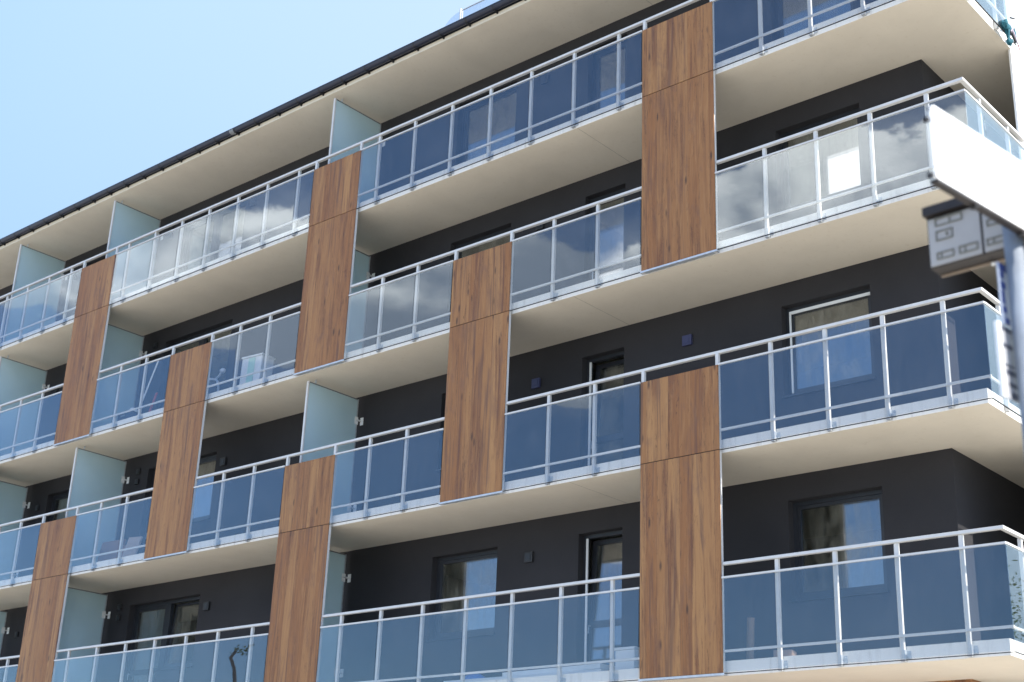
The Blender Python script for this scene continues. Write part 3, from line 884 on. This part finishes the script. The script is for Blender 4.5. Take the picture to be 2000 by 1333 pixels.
# second, box-like sign seen from its shaded side
bx = thing('sign_box', 'grey box sign with outlined rectangles under the white sign board', 'sign', tuple(P0))
A = lane(P0 - N2*0.06, D2, N2)
body = paint('grey_lilac_panel', (0.37, 0.36, 0.35), 0.5, 0.07, 5)
edge_c = paint('olive_grey_outline', (0.17, 0.165, 0.14), 0.55, 0.1)
s = MB(); slab(s, A, -0.30, 0.452, 0.286, 0.60, -0.105, -0.003); s.build('cabinet', rust, bx)
s = MB(); slab(s, A, 0.178, 0.446, 0.292, 0.548, -0.0025, 0.004); s.build('panel', body, bx, bevel=0.003)
s = MB(); slab(s, A, -0.29, 0.166, 0.292, 0.548, -0.0025, 0.004); s.build('panel', body, bx, bevel=0.003)
s = MB(); slab(s, A, -0.30, 0.454, 0.556, 0.604, -0.0025, 0.040); s.build('top_flange', rust, bx)
s = MB(); slab(s, A, -0.30, 0.446, 0.276, 0.2855, -0.112, -0.100); s.build('bottom_lip', paint('tan_lip', (0.26, 0.20, 0.15), 0.6, 0.1), bx)
s = MB(); s.blob(A(0.176, 0.272, -0.10), (0.011, 0.011, 0.011), 1, 10, 6, 0.0); s.build('rivet', M['white'], bx, smooth=True)
def outline(u0, u1, v0, v1, bar=None, dot=None):
    s = MB(); w_ = 0.007
    slab(s, A, u0, u1, v0, v0+w_, 0.0045, 0.010); slab(s, A, u0, u1, v1-w_, v1, 0.0045, 0.010)
    slab(s, A, u0, u0+w_, v0+w_, v1-w_, 0.0045, 0.010); slab(s, A, u1-w_, u1, v0+w_, v1-w_, 0.0045, 0.010)
    if bar: slab(s, A, bar-0.004, bar+0.004, v0+w_, v1-w_, 0.0045, 0.009)
    if dot: slab(s, A, dot-0.006, dot+0.006, (v0+v1)/2-0.006, (v0+v1)/2+0.008, 0.0045, 0.012)
    s.build('label_holder', edge_c, bx)
outline(0.264, 0.408, 0.498, 0.541, bar=0.33)
outline(0.318, 0.408, 0.419, 0.473, dot=0.349)
outline(0.319, 0.410, 0.319, 0.358, bar=0.385)
outline(0.196, 0.294, 0.318, 0.360, bar=0.262)
outline(0.06, 0.153, 0.320, 0.357, bar=0.116)
outline(0.06, 0.145, 0.420, 0.456)
outline(-0.06, 0.03, 0.320, 0.357, bar=-0.01)
outline(0.0, 0.145, 0.498, 0.541, bar=0.07)

# ------------------------------------------------------------------ street tree whose crown shows in the end glass
def leaf_tree(base, h, rad, seed, label, nleaf=9000):
    rr = random.Random(seed)
    root = thing('street_tree', label, 'tree', base)
    bx_, by_, bz_ = base
    s = MB()
    trunk = [(bx_+0.1*math.sin(k), by_+0.08*math.cos(1.7*k), bz_+h*0.62*k/5) for k in range(6)]
    s.tube(trunk, [0.2-0.028*k for k in range(6)], 10)
    tips = []
    for k in range(16):
        a = rr.uniform(0, 6.28); z0_ = bz_+h*rr.uniform(0.28, 0.6); L_ = rad*rr.uniform(0.5, 0.95)
        p0_ = Vector((bx_, by_, z0_)); d_ = Vector((math.cos(a), math.sin(a), rr.uniform(0.35, 1.2))).normalized()
        p1_ = p0_+d_*L_*0.55+Vector((0, 0, 0.1)); p2_ = p0_+d_*L_+Vector((0, 0, 0.35))
        s.tube([p0_, p1_, p2_], [0.06, 0.035, 0.012], 6); tips += [p1_, p2_]
    s.build('trunk', paint('bark', (0.09, 0.07, 0.055), 0.9, 0.25, 8, bumps=0.4), root)
    c = MB()
    for q in range(nleaf):
        t_ = rr.choice(tips)
        p = t_ + Vector((rr.gauss(0, 0.5), rr.gauss(0, 0.5), rr.gauss(0.1, 0.45)))
        a = Vector((rr.gauss(0, 1), rr.gauss(0, 1), rr.gauss(0, 0.7))).normalized(); b2 = a.orthogonal().normalized()
        L_ = rr.uniform(0.04, 0.075)
        c.quad(tuple(p-a*L_), tuple(p+b2*L_*0.5), tuple(p+a*L_), tuple(p-b2*L_*0.5))
    mt, t, o_ = new_mat('leaf_green')
    co_ = obj_co(t); f_ = t.lin(t.noise(co_, 2.5, 4), 0.3, 0.7)
    cc = t.mixc(f_, (0.05, 0.10, 0.02), (0.12, 0.19, 0.04))
    d1_ = t.node('ShaderNodeBsdfDiffuse'); t.put(d1_.inputs[0], cc)
    t1_ = t.node('ShaderNodeBsdfTranslucent'); t.put(t1_.inputs[0], cc)
    mx_ = t.node('ShaderNodeMixShader'); t.put(mx_.inputs[0], 0.4)
    t.l.new(d1_.outputs[0], mx_.inputs[1]); t.l.new(t1_.outputs[0], mx_.inputs[2]); t.l.new(mx_.outputs[0], o_.inputs[0])
    c.build('crown', mt, root)
leaf_tree((12.5, 15.5, GZ), 10.5, 3.0, 5, 'leafy green tree beyond the end of the building, mirrored in the lowest end glass')

# crooked bare tree across the street; only its mirror image shows, low in the left-hand glass
o = thing('street_tree', 'crooked bare tree top mirrored in the lowest glass left of a wood panel', 'tree', (-26.46, -13.50, GZ))
s = MB(); s.tube([(-26.46, -13.50, GZ), (-26.36, -13.60, -1.0), (-26.51, -13.40, 1.2), (-26.38, -13.55, 2.4), (-26.21, -13.65, 3.2), (-26.26, -13.60, 3.7), (-26.38, -13.50, 4.05), (-26.26, -13.60, 4.3)], [0.14, 0.12, 0.09, 0.075, 0.07, 0.06, 0.06, 0.05], 10)
s.build('trunk', paint('dark_bark', (0.05, 0.042, 0.036), 0.9, 0.25, 8), o, smooth=True)
s = MB(); rr = random.Random(4)
for q in range(60):
    p = Vector((-25.96 + rr.gauss(0, 0.25), -13.8 + rr.gauss(0, 0.2), 4.3 + rr.gauss(0, 0.06)))
    a = Vector((rr.gauss(0, 1), rr.gauss(0, 1), rr.gauss(0, 0.6))).normalized(); b2 = a.orthogonal().normalized()
    s.quad(tuple(p-a*0.08), tuple(p+b2*0.04), tuple(p+a*0.08), tuple(p-b2*0.04))
s.build('crown', bpy.data.materials['leaf_green'], o)
